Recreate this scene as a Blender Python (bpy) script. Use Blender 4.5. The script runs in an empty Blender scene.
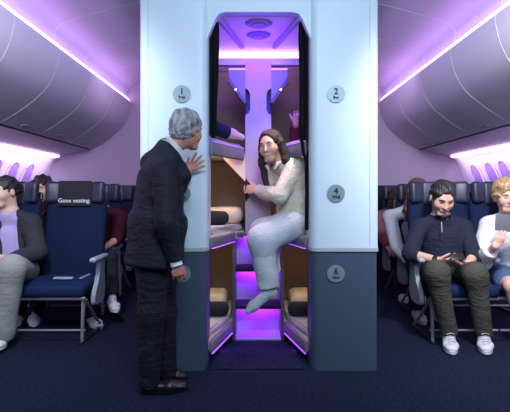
import bpy, bmesh, math, random
import numpy as np
from mathutils import Vector, Matrix
random.seed(7)
C = bpy.context.scene.collection
PI = math.pi
F = 430.0; EYE = 1.2

# ---------------------------------------------------------------- camera
cd = bpy.data.cameras.new('camera'); cam = bpy.data.objects.new('camera', cd); C.objects.link(cam)
cam.location = (0, 0, EYE); cam.rotation_euler = (PI/2, 0, 0)
cd.sensor_fit = 'HORIZONTAL'; cd.sensor_width = 36; cd.lens = 36*F/510.0
cd.shift_y = -11/510.0; cd.clip_start = 0.05
bpy.context.scene.camera = cam
# ---------------------------------------------------------------- world
w = bpy.data.worlds.new('world'); bpy.context.scene.world = w; w.use_nodes = True
w.node_tree.nodes['Background'].inputs[0].default_value = (0.45, 0.5, 0.9, 1)
w.node_tree.nodes['Background'].inputs[1].default_value = 0.12
vs = bpy.context.scene.view_settings
vs.view_transform = 'Standard'; vs.look = 'None'; vs.gamma = 1; vs.use_curve_mapping = False
vs.exposure = 0.0
# ---------------------------------------------------------------- lights
def area(name, loc, target, sx, sy, power, col, spread=PI):
    l = bpy.data.lights.new(name, 'AREA'); l.shape = 'RECTANGLE'; l.size = sx; l.size_y = sy
    l.energy = power; l.color = col; l.spread = spread
    o = bpy.data.objects.new(name, l); C.objects.link(o); o.location = loc
    d = Vector(target)-Vector(loc); o.rotation_euler = d.to_track_quat('-Z', 'Y').to_euler()
    return o
area('front_key', (0.3, 0.1, 2.7), (0.1, 3.0, 1.3), 1.2, 0.5, 68, (0.66, 0.88, 1.0))  # added cool key above the camera for the columns and people, no fitting there
area('passenger_fill_port', (-1.1, 1.7, 2.6), (-2.0, 3.9, 0.6), 0.4, 0.3, 16, (0.86, 0.88, 1.0), 1.6)  # added fill aimed at the passengers on the left
area('passenger_fill_starboard', (1.3, 1.8, 2.6), (2.0, 3.8, 0.7), 0.35, 0.3, 27, (0.95, 0.92, 1.0), 1.6)  # added fill to brighten the passengers on the right
for sx in (-1, 1):      # violet cove light washing the ceiling, sidewall light and added washes
    area('cove_light', (sx*1.740, 3.2, 2.545), (sx*1.765, 3.2, 2.85), 5.4, 0.03, 6.0, (0.60, 0.25, 1.0))
    area('sidewall_light', (sx*2.66, 3.2, 1.70), (sx*2.90, 3.2, 1.45), 5.4, 0.04, 20, (0.80, 0.60, 1.0), 2.2)
    area('bin_wash', (sx*1.0, 3.6, 2.70), (sx*2.0, 3.6, 2.1), 4.2, 0.3, 9, (0.60, 0.50, 1.0), 2.6)  # added wash that lifts the bin fronts, no fitting modelled
    area('end_wall_wash', (sx*1.2, 4.8, 2.60), (sx*1.9, 6.0, 1.7), 0.8, 0.2, 2.5, (0.80, 0.52, 1.0), 2.4)  # added wash to brighten the end wall

# ---------------------------------------------------------------- materials
MATS = {}
def mat(name, col, rough=0.6, metal=0.0, bump=0.0, scale=80.0, var=0.0, emit=None, es=0.0, spec=0.5, coat=0.0, stretch=(1, 1, 1)):
    if name in MATS: return MATS[name]
    m = bpy.data.materials.new(name); m.use_nodes = True; nt = m.node_tree
    b = nt.nodes['Principled BSDF']
    b.inputs['Base Color'].default_value = (*col, 1); b.inputs['Roughness'].default_value = rough
    b.inputs['Metallic'].default_value = metal; b.inputs['Specular IOR Level'].default_value = spec
    b.inputs['Coat Weight'].default_value = coat
    if emit:
        b.inputs['Emission Color'].default_value = (*emit, 1); b.inputs['Emission Strength'].default_value = es
    if bump or var:
        tc = nt.nodes.new('ShaderNodeTexCoord'); mp = nt.nodes.new('ShaderNodeMapping')
        mp.inputs['Scale'].default_value = stretch
        nz = nt.nodes.new('ShaderNodeTexNoise'); nz.inputs['Scale'].default_value = scale; nz.inputs['Detail'].default_value = 3
        nt.links.new(tc.outputs['Object'], mp.inputs[0]); nt.links.new(mp.outputs[0], nz.inputs['Vector'])
        if bump:
            bp = nt.nodes.new('ShaderNodeBump'); bp.inputs['Strength'].default_value = bump; bp.inputs['Distance'].default_value = 0.01
            nt.links.new(nz.outputs['Fac'], bp.inputs['Height']); nt.links.new(bp.outputs[0], b.inputs['Normal'])
        if var:
            cr = nt.nodes.new('ShaderNodeValToRGB')
            cr.color_ramp.elements[0].position = 0.3; cr.color_ramp.elements[1].position = 0.7
            cr.color_ramp.elements[0].color = (*[c*(1-var) for c in col], 1)
            cr.color_ramp.elements[1].color = (*[min(1, c*(1+var)) for c in col], 1)
            nt.links.new(nz.outputs['Fac'], cr.inputs[0]); nt.links.new(cr.outputs[0], b.inputs['Base Color'])
    MATS[name] = m; return m
SHELL = mat('pod_white_laminate', (0.57, 0.70, 0.78), 0.42)
SHELL2 = mat('pod_slate_laminate', (0.048, 0.078, 0.118), 0.4)
LIP = mat('pod_grey_trim', (0.38, 0.44, 0.46), 0.4)
LAM = mat('white_laminate', (0.46, 0.42, 0.48), 0.5)
CREAM = mat('cream_laminate', (0.60, 0.52, 0.45), 0.5)
TAUPE = mat('taupe_bunk_lining', (0.135, 0.098, 0.085), 0.8, bump=0.1, scale=200)
TAUPED = mat('dark_taupe_board', (0.10, 0.085, 0.09), 0.6)
CABIN = mat('cabin_panel', (0.52, 0.49, 0.56), 0.45)
CEIL = mat('ceiling_panel', (0.46, 0.45, 0.51), 0.5)
SEAM = mat('panel_seam', (0.66, 0.63, 0.72), 0.4)
DARK = mat('dark_gap', (0.03, 0.03, 0.035), 0.6)
SIDEW = mat('sidewall_panel', (0.75, 0.72, 0.80), 0.5)
SHADE = mat('window_glass', (0.42, 0.27, 0.66), 0.25)
ENDW = mat('end_wall', (0.40, 0.34, 0.45), 0.7)
GLOW = mat('violet_led', (0.8, 0.5, 1), emit=(0.30, 0.05, 1.0), es=1.2)
GLOWS = mat('step_led', (0.8, 0.5, 1), emit=(0.30, 0.03, 1.0), es=2.2)
GLOWW = mat('cove_led', (0.9, 0.8, 1), emit=(0.95, 0.52, 1.0), es=3.2)
GLOWP = mat('pink_led', (0.9, 0.8, 1), emit=(0.95, 0.55, 1.0), es=4)
LAMP = mat('reading_lamp_lens', (1, 1, 1), emit=(1, 0.85, 0.6), es=8)
CURT = mat('black_curtain', (0.012, 0.016, 0.022), 0.9)
PILLOW = mat('pillow_cream', (0.62, 0.50, 0.38), 0.9, bump=0.4, scale=14)
SHEET = mat('mattress_sheet', (0.55, 0.50, 0.50), 0.9, bump=0.3, scale=18)
BLKT = mat('black_bedding', (0.012, 0.012, 0.018), 0.9, bump=0.3, scale=40)
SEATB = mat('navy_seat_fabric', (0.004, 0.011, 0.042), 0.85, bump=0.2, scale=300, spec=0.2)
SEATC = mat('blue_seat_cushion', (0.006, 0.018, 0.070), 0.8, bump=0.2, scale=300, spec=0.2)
LEATH = mat('navy_leather', (0.014, 0.020, 0.048), 0.45, bump=0.1, scale=60)
COVER = mat('black_headrest_cover', (0.010, 0.011, 0.018), 0.9)
PLAST = mat('light_grey_plastic', (0.34, 0.34, 0.42), 0.4)
METAL = mat('brushed_metal', (0.42, 0.45, 0.50), 0.35, metal=0.7)
BRUSH = mat('badge_metal', (0.24, 0.31, 0.36), 0.4, metal=0.35)
INK = mat('black_ink', (0.01, 0.01, 0.015), 0.6)
WINK = mat('white_print', (0.75, 0.75, 0.80), 0.6)
BLACKP = mat('black_plastic', (0.012, 0.012, 0.015), 0.35)
# carpet
def carpet():
    m = bpy.data.materials.new('navy_carpet'); m.use_nodes = True; nt = m.node_tree; b = nt.nodes['Principled BSDF']
    b.inputs['Roughness'].default_value = 0.95; b.inputs['Specular IOR Level'].default_value = 0.1
    tc = nt.nodes.new('ShaderNodeTexCoord'); mp = nt.nodes.new('ShaderNodeMapping'); mp.inputs['Rotation'].default_value = (0, 0, 0.5)
    mp.inputs['Scale'].default_value = (1, 3.0, 1)
    nz = nt.nodes.new('ShaderNodeTexNoise'); nz.inputs['Scale'].default_value = 38; nz.inputs['Detail'].default_value = 5; nz.inputs['Roughness'].default_value = 0.75
    cr = nt.nodes.new('ShaderNodeValToRGB')
    cr.color_ramp.elements[0].position = 0.36; cr.color_ramp.elements[0].color = (0.0025, 0.004, 0.014, 1)
    cr.color_ramp.elements[1].position = 0.66; cr.color_ramp.elements[1].color = (0.022, 0.031, 0.070, 1)
    bp = nt.nodes.new('ShaderNodeBump'); bp.inputs['Strength'].default_value = 0.6; bp.inputs['Distance'].default_value = 0.01
    nt.links.new(tc.outputs['Object'], mp.inputs[0]); nt.links.new(mp.outputs[0], nz.inputs['Vector'])
    nt.links.new(nz.outputs['Fac'], cr.inputs[0]); nt.links.new(cr.outputs[0], b.inputs['Base Color'])
    nt.links.new(nz.outputs['Fac'], bp.inputs['Height']); nt.links.new(bp.outputs[0], b.inputs['Normal'])
    return m
CARPET = carpet()

# ---------------------------------------------------------------- mesh helpers
def P(px, py, Y): return Vector(((px-255)*Y/F, Y, EYE+(195-py)*Y/F))
def link(o, parent=None):
    C.objects.link(o)
    if parent: o.parent = parent
    return o
def obj(name, bm, m, parent=None, smooth=True, kind=None):
    me = bpy.data.meshes.new(name); bmesh.ops.recalc_face_normals(bm, faces=bm.faces); bm.to_mesh(me); bm.free()
    me.materials.append(m)
    if smooth:
        me.polygons.foreach_set('use_smooth', [True]*len(me.polygons))
        me.set_sharp_from_angle(angle=0.7)
    if parent: me.transform(Matrix.Translation(-wloc(parent)))
    o = bpy.data.objects.new(name, me); link(o, parent)
    if kind: o['kind'] = kind
    return o
def wloc(o):
    l = Vector((0, 0, 0))
    while o: l += o.location; o = o.parent
    return l
def thing(name, label, cat, loc=(0, 0, 0), group=None):
    o = bpy.data.objects.new(name, None); link(o); o.location = loc; o.empty_display_size = 0.1
    o['label'] = label; o['category'] = cat
    if group: o['group'] = group
    return o
def tag(o, label, cat, group=None):
    o['label'] = label; o['category'] = cat
    if group: o['group'] = group
    return o
def box(bm, c, s, bev=0.0, rot=None, seg=3):
    r = bmesh.ops.create_cube(bm, size=1.0); vs_ = r['verts']
    for v in vs_: v.co = Vector((v.co.x*s[0], v.co.y*s[1], v.co.z*s[2]))
    if bev:
        es = list({e for v in vs_ for e in v.link_edges})
        rr = bmesh.ops.bevel(bm, geom=es, offset=bev, segments=seg, affect='EDGES', profile=0.5)
        vs_ = list({v for f in rr['faces'] for v in f.verts} | {v for v in vs_ if v.is_valid})
    M = Matrix.Translation(Vector(c))
    if rot is not None: M = M @ rot
    for v in vs_: v.co = M @ v.co
    return bm
def prism(bm, pts, a, b, axis='Z'):
    def mk(u, v, t):
        return {'Z': (u, v, t), 'X': (t, u, v), 'Y': (u, t, v)}[axis]
    lo = [bm.verts.new(mk(u, v, a)) for u, v in pts]; hi = [bm.verts.new(mk(u, v, b)) for u, v in pts]
    n = len(pts); bm.faces.new(lo); bm.faces.new(hi[::-1])
    for i in range(n): bm.faces.new((lo[i], hi[i], hi[(i+1) % n], lo[(i+1) % n]))
    return bm
def sheet(bm, prof, t, y0, y1, ny=1):
    """open profile in XZ swept along Y, thickened by t towards its right-hand normal"""
    n = len(prof); off = []
    for i in range(n):
        a = Vector(prof[max(i-1, 0)]); b = Vector(prof[min(i+1, n-1)]); d = (b-a).normalized()
        off.append((prof[i][0]+d.y*t, prof[i][1]-d.x*t))
    return prism(bm, list(prof)+off[::-1], y0, y1, 'Y')
def tube(bm, pts, r, seg=10):
    pts = [Vector(p) for p in pts]; rings = []
    rs = r if isinstance(r, (list, tuple)) else [r]*len(pts)
    for i, p in enumerate(pts):
        d = (pts[min(i+1, len(pts)-1)]-pts[max(i-1, 0)]).normalized()
        u = d.cross(Vector((0, 0, 1)) if abs(d.z) < 0.9 else Vector((1, 0, 0))).normalized(); v = d.cross(u)
        rings.append([bm.verts.new(p+rs[i]*(math.cos(2*PI*k/seg)*u+math.sin(2*PI*k/seg)*v)) for k in range(seg)])
    for a, b in zip(rings[:-1], rings[1:]):
        for k in range(seg): bm.faces.new((a[k], a[(k+1) % seg], b[(k+1) % seg], b[k]))
    bm.faces.new(rings[0][::-1]); bm.faces.new(rings[-1]); return bm
def BM(): return bmesh.new()
def catmull(pts, n=6):
    out = []
    q = [pts[0]]+list(pts)+[pts[-1]]
    for i in range(1, len(q)-2):
        for k in range(n):
            t = k/n; a, b, c, d = [np.array(x, float) for x in q[i-1:i+3]]
            out.append(tuple(0.5*((2*b)+(-a+c)*t+(2*a-5*b+4*c-d)*t*t+(-a+3*b-3*c+d)*t**3)))
    out.append(tuple(pts[-1])); return out
def text_obj(name, s, size, loc, m, parent, yaw=0.0, extr=0.0012, tilt=0.0, bold=0.0):
    cu = bpy.data.curves.new(name, 'FONT'); cu.body = s; cu.size = size; cu.extrude = extr; cu.offset = bold
    cu.align_x = 'CENTER'; cu.align_y = 'CENTER'
    to = bpy.data.objects.new(name, cu); C.objects.link(to)
    bpy.context.view_layer.update()
    me = bpy.data.meshes.new_from_object(to.evaluated_get(bpy.context.evaluated_depsgraph_get()))
    bpy.data.objects.remove(to); me.materials.clear(); me.materials.append(m)
    o = bpy.data.objects.new(name, me); link(o, parent)
    o.location = Vector(loc)-(wloc(parent) if parent else Vector()); o.rotation_euler = (PI/2+tilt, 0, yaw); return o

# ---------------------------------------------------------------- signed distance modelling
def V3(p): return np.array(p, dtype=np.float64)
def nrm(v): v = V3(v); return v/max(1e-9, np.linalg.norm(v))
def cone(a, b, ra, rb, k=0.02, op='u'):
    a = V3(a); b = V3(b); ba = b-a; L2 = max(1e-12, float(ba@ba))
    def f(p):
        q = p-a; h = np.clip(q@ba/L2, 0, 1)
        return np.linalg.norm(q-h[:, None]*ba, axis=1)-(ra+(rb-ra)*h)
    return (f, k, op, (a+b)/2, np.sqrt(L2)/2+max(ra, rb))
def elc(a, b, r1, r2, side, k=0.03, flat=False, op='u', rnd=0.0):
    a = V3(a); b = V3(b); L = np.linalg.norm(b-a); W = (b-a)/L; u = V3(side); u = nrm(u-(u@W)*W); v = np.cross(W, u)
    m = min(min(r1), min(r2))
    def f(p):
        q = p-a; t = q@W; h = np.clip(t/L, 0, 1)
        X = (q@u)/(r1[0]+(r2[0]-r1[0])*h); Yy = (q@v)/(r1[1]+(r2[1]-r1[1])*h)
        if flat:
            d = (np.sqrt(X*X+Yy*Yy)-1)*m
            e = np.abs(t-L/2)-L/2
            if rnd: 
                kk = rnd; hh = np.maximum(kk-np.abs(d-e), 0)/kk; return np.maximum(d, e)+hh*hh*kk*0.25
            return np.maximum(d, e)
        dz = (t-h*L)/m
        return (np.sqrt(X*X+Yy*Yy+dz*dz)-1)*m
    return (f, k, op, (a+b)/2, L/2+max(max(r1), max(r2)))
def ell(c, r, ax=None, k=0.02, op='u'):
    c = V3(c); r = V3(r); A = np.eye(3) if ax is None else np.array(ax)
    m = r.min()
    def f(p):
        q = (p-c)@A.T/r; n = np.linalg.norm(q, axis=1)
        g = np.linalg.norm(q/r, axis=1)
        return n*(n-1)/np.maximum(g, 1e-6)
    return (f, k, op, c, r.max())
def plane_cut(pt, n, k=0.004):
    pt = V3(pt); n = nrm(n)
    return (lambda p: -((p-pt)@n), k, 's', pt, 99.0)     # removes the side n points to
def smin(a, b, k):
    h = np.maximum(k-np.abs(a-b), 0)/k; return np.minimum(a, b)-h*h*k*0.25
def sdf_mesh(prims, cell, disp=None, pad=0.03):
    us = [q for q in prims if q[2] == 'u']
    lo = np.min([q[3]-q[4] for q in us], axis=0)-pad; hi = np.max([q[3]+q[4] for q in us], axis=0)+pad
    B = 6; nb = np.ceil((hi-lo)/(cell*B)).astype(int)+1
    g = np.stack(np.meshgrid(*[np.arange(n) for n in nb], indexing='ij'), -1).reshape(-1, 3)
    cen = lo+(g+0.5)*B*cell-0.5*cell; hd = B*cell*0.866+0.02
    pd = [q[0](cen) for q in prims]
    d = np.full(len(cen), 9.0)
    for q, e in zip(prims, pd):
        d = smin(d, e, q[1]) if q[2] == 'u' else -smin(-d, e, q[1])
    near = np.abs(d) < hd*1.5+0.02
    idx = np.nonzero(near)[0]; gb = g[idx]
    off = np.stack(np.meshgrid(*[np.arange(B)]*3, indexing='ij'), -1).reshape(-1, 3)
    ijk = (gb[:, None, :]*B+off[None]); pts = lo+ijk*cell
    val = np.full((len(idx), B**3), 9.0)
    umin = np.min([e for q, e in zip(prims, pd) if q[2] == 'u'], axis=0)
    for q, e in zip(prims, pd):
        if q[2] == 'u': mk = e[idx] < umin[idx]+2.5*hd+q[1]
        else: mk = e[idx] < 2*hd+q[1]
        if not mk.any(): continue
        pv = q[0](pts[mk].reshape(-1, 3)).reshape(-1, B**3)
        val[mk] = smin(val[mk], pv, q[1]) if q[2] == 'u' else -smin(-val[mk], pv, q[1])
    if disp is not None: val = val+disp(pts.reshape(-1, 3)).reshape(val.shape)
    N = nb*B; G = np.empty(tuple(N)); 
    big = np.where(d > 0, 9.0, -9.0).reshape(tuple(nb))
    G[:] = np.kron(big, np.ones((B, B, B)))
    fi = ijk.reshape(-1, 3); G[fi[:, 0], fi[:, 1], fi[:, 2]] = val.ravel()
    ins = G < 0
    s = np.zeros(tuple(N-1), int)
    for a in (0, 1):
        for b in (0, 1):
            for c in (0, 1): s += ins[a:N[0]-1+a, b:N[1]-1+b, c:N[2]-1+c]
    cells = np.argwhere((s > 0) & (s < 8))
    vid = np.full(tuple(N-1), -1); vid[cells[:, 0], cells[:, 1], cells[:, 2]] = np.arange(len(cells))
    acc = np.zeros((len(cells), 3)); cnt = np.zeros(len(cells))
    cor = [(a, b, c) for a in (0, 1) for b in (0, 1) for c in (0, 1)]
    for i in range(8):
        for j in range(i+1, 8):
            A_, B_ = np.array(cor[i]), np.array(cor[j])
            if np.abs(A_-B_).sum() != 1: continue
            ca = cells+A_; cb = cells+B_
            va = G[ca[:, 0], ca[:, 1], ca[:, 2]]; vb = G[cb[:, 0], cb[:, 1], cb[:, 2]]
            m = (va < 0) != (vb < 0); t = np.where(m, va/np.where(m, va-vb, 1), 0)
            acc += np.where(m[:, None], A_+(B_-A_)*t[:, None], 0); cnt += m
    verts = lo+(cells+acc/cnt[:, None])*cell
    quads = []
    for ax in range(3):
        sh = [0, 0, 0]; sh[ax] = 1
        a0 = ins[:N[0]-1, :N[1]-1, :N[2]-1]; a1 = ins[sh[0]:N[0]-1+sh[0], sh[1]:N[1]-1+sh[1], sh[2]:N[2]-1+sh[2]]
        e = np.argwhere(a0 != a1)
        o1, o2 = (ax+1) % 3, (ax+2) % 3
        e = e[(e[:, o1] > 0) & (e[:, o2] > 0)]
        d1 = np.zeros(3, int); d1[o1] = 1; d2 = np.zeros(3, int); d2[o2] = 1
        q = np.stack([vid[tuple(x.T)] for x in (e, e-d1, e-d1-d2, e-d2)], 1)
        fl = a0[tuple(e.T)]; q[~fl] = q[~fl][:, ::-1]; quads.append(q)
    quads = np.concatenate(quads); quads = quads[(quads >= 0).all(1)]
    return verts, quads
def sdf_obj(name, prims, m, parent, cell=0.007, disp=None):
    v, q = sdf_mesh(prims, cell, disp)
    me = bpy.data.meshes.new(name); me.vertices.add(len(v)); me.vertices.foreach_set('co', v.ravel())
    me.loops.add(q.size); me.loops.foreach_set('vertex_index', q.ravel())
    me.polygons.add(len(q)); me.polygons.foreach_set('loop_start', np.arange(len(q))*4)
    me.polygons.foreach_set('use_smooth', [True]*len(q)); me.update(calc_edges=True); me.validate()
    me.materials.append(m)
    o = bpy.data.objects.new(name, me); C.objects.link(o)
    if parent:
        o.parent = parent
        me.transform(Matrix.Translation(-wloc(parent)))
    return o
def folds(amp, fr, seed, d=(0.35, 0.25, 1.0)):
    d = nrm(d)
    def f(p):
        w1 = np.sin(p[:, 0]*fr*0.45+seed)+np.sin(p[:, 2]*fr*0.3+seed*2.1); w2 = np.sin(p[:, 1]*fr*0.5+seed*1.3)
        a = np.sin((p@d)*fr+1.6*w1+1.1*w2)
        b = np.sin((p[:, 0]*0.8-p[:, 2]*0.5+p[:, 1]*0.6)*fr*0.7+1.4*w2+seed)
        return amp*(0.6*a+0.4*b)*(0.6+0.4*np.sin(p[:, 2]*fr*0.21+p[:, 0]*fr*0.17+seed))
    return f
# ---------------------------------------------------------------- human parts
def frame(fwd, up):
    f = nrm(fwd); u = V3(up); u = nrm(u-(u@f)*f); r = np.cross(f, u); return np.array([r, f, u])   # rows: right, forward, up
class Head:
    def __init__(s, c, fwd, up=(0, 0, 1), s_=1.0): s.c = V3(c); s.A = frame(fwd, up); s.s = s_
    def w(s, x, y, z): return s.c+s.s*(V3((x, y, z))@s.A)
    def d(s, x, y, z): return V3((x, y, z))@s.A
    def skull(s):
        e = lambda c, r, k, op='u': ell(s.w(*c), V3(r)*s.s, s.A, k*s.s, op)
        c_ = lambda a, b, r1, r2, k, op='u': cone(s.w(*a), s.w(*b), r1*s.s, r2*s.s, k*s.s, op)
        L = [e((0, -.012, .036), (.074, .094, .083), .02), e((0, .026, -.030), (.056, .066, .078), .04),
             c_((-.02, .066, -.094), (.02, .066, -.094), .018, .018, .03),
             c_((-.03, .074, .030), (.03, .074, .030), .014, .014, .02),
             e((.040, .058, -.022), (.024, .026, .028), .03), e((-.040, .058, -.022), (.024, .026, .028), .03),
             c_((.031, .094, .008), (.035, .094, .008), .012, .012, .012, 's'), c_((-.031, .094, .008), (-.035, .094, .008), .012, .012, .012, 's'),
             c_((0, .086, .016), (0, .106, -.024), .008, .012, .012), c_((-.010, .096, -.028), (.010, .096, -.028), .009, .009, .008),
             c_((-.018, .082, -.056), (.018, .082, -.056), .010, .010, .010)]
        for q in (-1, 1):
            L += [e((q*.077, -.006, -.004), (.010, .019, .031), .008)]
        return L
    def neck(s, base, r=.052): return [cone(s.w(0, -.028, -.05), base, r*s.s, r*1.12*s.s, .03)]
    def face(s, parent, brow, lips, eyes='open', smile=False, iris=(0.03, 0.02, 0.015)):
        b = BM()
        for q in (-1, 1):
            tube(b, [s.w(q*.015, .093, .027), s.w(q*.032, .092, .033), s.w(q*.050, .078, .027)], [.003*s.s, .0042*s.s, .002*s.s], 6)
        o = obj('eyebrows', b, brow, parent)
        for q in (-1, 1):
            b = BM()
            if eyes == 'open':
                bmesh.ops.create_uvsphere(b, u_segments=12, v_segments=8, radius=.0125*s.s)
                for v in b.verts: v.co += Vector(s.w(q*.031, .073, .010))
                o = obj('eye', b, mat('eye_white', (0.6, 0.58, 0.56), 0.2), parent)
                b = BM(); bmesh.ops.create_uvsphere(b, u_segments=10, v_segments=6, radius=.0065*s.s)
                for v in b.verts: v.co += Vector(s.w(q*.031, .0805, .010))
                ii = obj('iris', b, mat('iris_dark', iris, 0.2), o)
            else:
                tube(b, [s.w(q*.018, .083, .006), s.w(q*.032, .0855, .001), s.w(q*.046, .078, .005)], [.0014*s.s, .0022*s.s, .0014*s.s], 6)
                o = obj('eyelashes', b, mat('eyelash_dark', (0.02, 0.015, 0.012), 0.8), parent)
        b = BM(); up = .010 if smile else .0
        wd = .028 if smile else .021
        tube(b, [s.w(-wd, .079 if smile else .084, -.054+up), s.w(-.012, .0905, -.056), s.w(0, .092, -.0565), s.w(.012, .0905, -.056), s.w(wd, .079 if smile else .084, -.054+up)],
             [.0025*s.s, .005*s.s, .0055*s.s, .005*s.s, .0025*s.s], 6)
        o = obj('lips', b, lips, parent)
        if smile:
            b = BM(); tube(b, [s.w(-.019, .0885, -.050), s.w(0, .096, -.0555), s.w(.019, .0885, -.050)], [.002*s.s, .0042*s.s, .002*s.s], 6)
            o = obj('teeth', b, mat('teeth_white', (0.8, 0.78, 0.74), 0.3), parent)
    def haircap(s, t=.012, face_z=.058, low=-.06, sides=True):
        e = lambda c, r, k, op='u': ell(s.w(*c), V3(r)*s.s, s.A, k*s.s, op)
        L = [e((0, -.016, .040), (.074+t, .094+t, .083+t), .02), e((0, -.050, -.015), (.060+t, .052+t, .07), .03)]
        L += [e((0, .108, face_z-.085), (.082, .066, .085), .012, 's')]
        L += [e((.09, .03, -.045), (.036, .034, .052), .01, 's'), e((-.09, .03, -.045), (.036, .034, .052), .01, 's')]
        L += [plane_cut(s.w(0, -.05, low), s.d(0, .25, -1), .02*s.s)]
        return L
def hairdisp(h, amp=.003, fr=420, seed=0.):
    def f(p):
        q = (p-h.c)@h.A.T
        ang = np.arctan2(q[:, 0], q[:, 2]+.05)
        return amp*h.s*(np.sin(ang*16+q[:, 1]*60/h.s+seed)+.6*np.sin(ang*31-q[:, 1]*110+2*seed+q[:, 0]*90))
    return f
def handp(wr, d, n, t, s=1.0, curl=.5, spread=.1, curls=None, thumb=(.62, .72, .25)):
    wr = V3(wr); d = nrm(d); n = V3(n); n = nrm(n-(n@d)*d); t = V3(t); t = nrm(t-(t@d)*d-(t@n)*n)
    L = [elc(wr-d*.005*s, wr+d*.078*s, (.026*s, .018*s), (.036*s, .013*s), t, .015*s)]
    ln = [.072, .080, .074, .058]
    for i in range(4):
        b = wr+(d*(.083-.004*abs(i-1))+t*(.030-.0205*i))*s
        dd = nrm(d+t*spread*(1.5-i)); cu = curl if curls is None else curls[i]; a = cu*.5; p = b-d*.02*s
        seg = [ln[i]*.45+.02, ln[i]*.32, ln[i]*.23]; r = [.0092, .0085, .0078, .007]
        for j in range(3):
            e = p+(dd*math.cos(a)+n*math.sin(a))*seg[j]*s
            L.append(cone(p, e, r[j]*s, r[j+1]*s, .003*s)); p = e; a += cu
    b = wr+(d*.018+t*.018)*s; td = nrm(d*thumb[0]+t*thumb[1]+n*thumb[2])
    e = b+td*.05*s; L.append(cone(b, e, .0135*s, .0105*s, .010*s)); td2 = nrm(td+n*.3*curl+d*.4); L.append(cone(e, e+td2*.034*s, .0105*s, .0085*s, .003*s))
    return L
def skinmat(n, c): return mat('skin_'+n, c, 0.5, spec=0.35)
def shoe(name, ankle, toe, m, parent, s=1.0, sole=None, label=None, dress=False):
    a = V3(ankle); t = V3(toe); d = nrm((t-a)*V3((1, 1, 0))); side = np.cross((0, 0, 1), d)
    z0 = t[2]; heel = V3((a[0], a[1], z0))-d*.055*s; tip = V3((t[0], t[1], z0)); up = V3((0, 0, 1))
    L_ = np.linalg.norm((tip-heel)[:2])
    mid = heel+d*L_*.6
    hgt = .030 if dress else .036
    prims = [elc(heel+d*.035*s+up*hgt*s, mid+up*hgt*s, (.036*s, .036*s), (.044*s, .034*s), side, .02),
             elc(mid+up*.030*s, tip-d*.035*s+up*.026*s, (.045*s, .032*s), (.036*s, .022*s), side, .02),
             cone(heel+d*.05*s+up*.05*s, heel+d*.075*s+up*.088*s, .036*s, .034*s, .03),
             plane_cut(V3((0, 0, z0+.012*s)), (0, 0, -1), .006)]
    o = sdf_obj(name, prims, m, parent, .006)
    if label: o['label'] = label
    b = BM(); n = 20; pts = []
    for k in range(n):
        a_ = 2*PI*k/n; fx = math.cos(a_); fy = math.sin(a_)
        c = heel+d*(L_*.5); wd = (.045 if fx > -.2 else .038)*s
        q = c+d*fx*(L_*.5)+side*fy*wd*(1-.25*abs(fx)**3); pts.append((q[0], q[1]))
    prism(b, pts, z0, z0+.018*s, 'Z')
    so = obj('sole', b, sole or m, o)
    return o

# ================================================================ THE SETTING
YB, YE = -1.6, 6.05
b = BM(); box(b, (0, (YB+YE)/2, -0.03), (6.6, YE-YB, 0.06)); obj('floor', b, CARPET, kind='structure', smooth=False)
cprof = [(-1.80, 2.52), (-1.79, 2.62), (-1.73, 2.73), (-1.41, 2.83), (-0.95, 2.93), (0, 3.0), (0.95, 2.93), (1.41, 2.83), (1.73, 2.73), (1.79, 2.62), (1.80, 2.52)]
cpr = catmull(cprof, 5)
b = BM(); sheet(b, cpr, -0.03, YB, YE); ceil = obj('ceiling', b, CEIL, kind='structure')
SEAMS = [6.0-0.72*i for i in range(11)]
for y in SEAMS:
    b = BM(); sheet(b, cpr, 0.003, y-0.0025, y+0.0025); obj('ceiling_seam', b, SEAM, ceil)
b = BM(); box(b, (0, YE+0.03, 1.5), (6.6, 0.06, 3.1)); obj('wall_end', b, ENDW, kind='structure', smooth=False)
b = BM(); box(b, (0, YE-.015, .67), (6.0, .03, 1.33), .005); obj('trim_7', b, mat('dark_rows_backing', (.006, .009, .022), .9, bump=.2, scale=200), kind='structure', smooth=False)  # added dark sheet standing in for dim seat rows further back
bprof = [(1.745, 2.51), (1.748, 2.449), (1.788, 2.289), (1.886, 2.127), (2.081, 1.967), (2.243, 1.869), (2.32, 1.845)]
bpr = catmull(bprof, 4)
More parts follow.
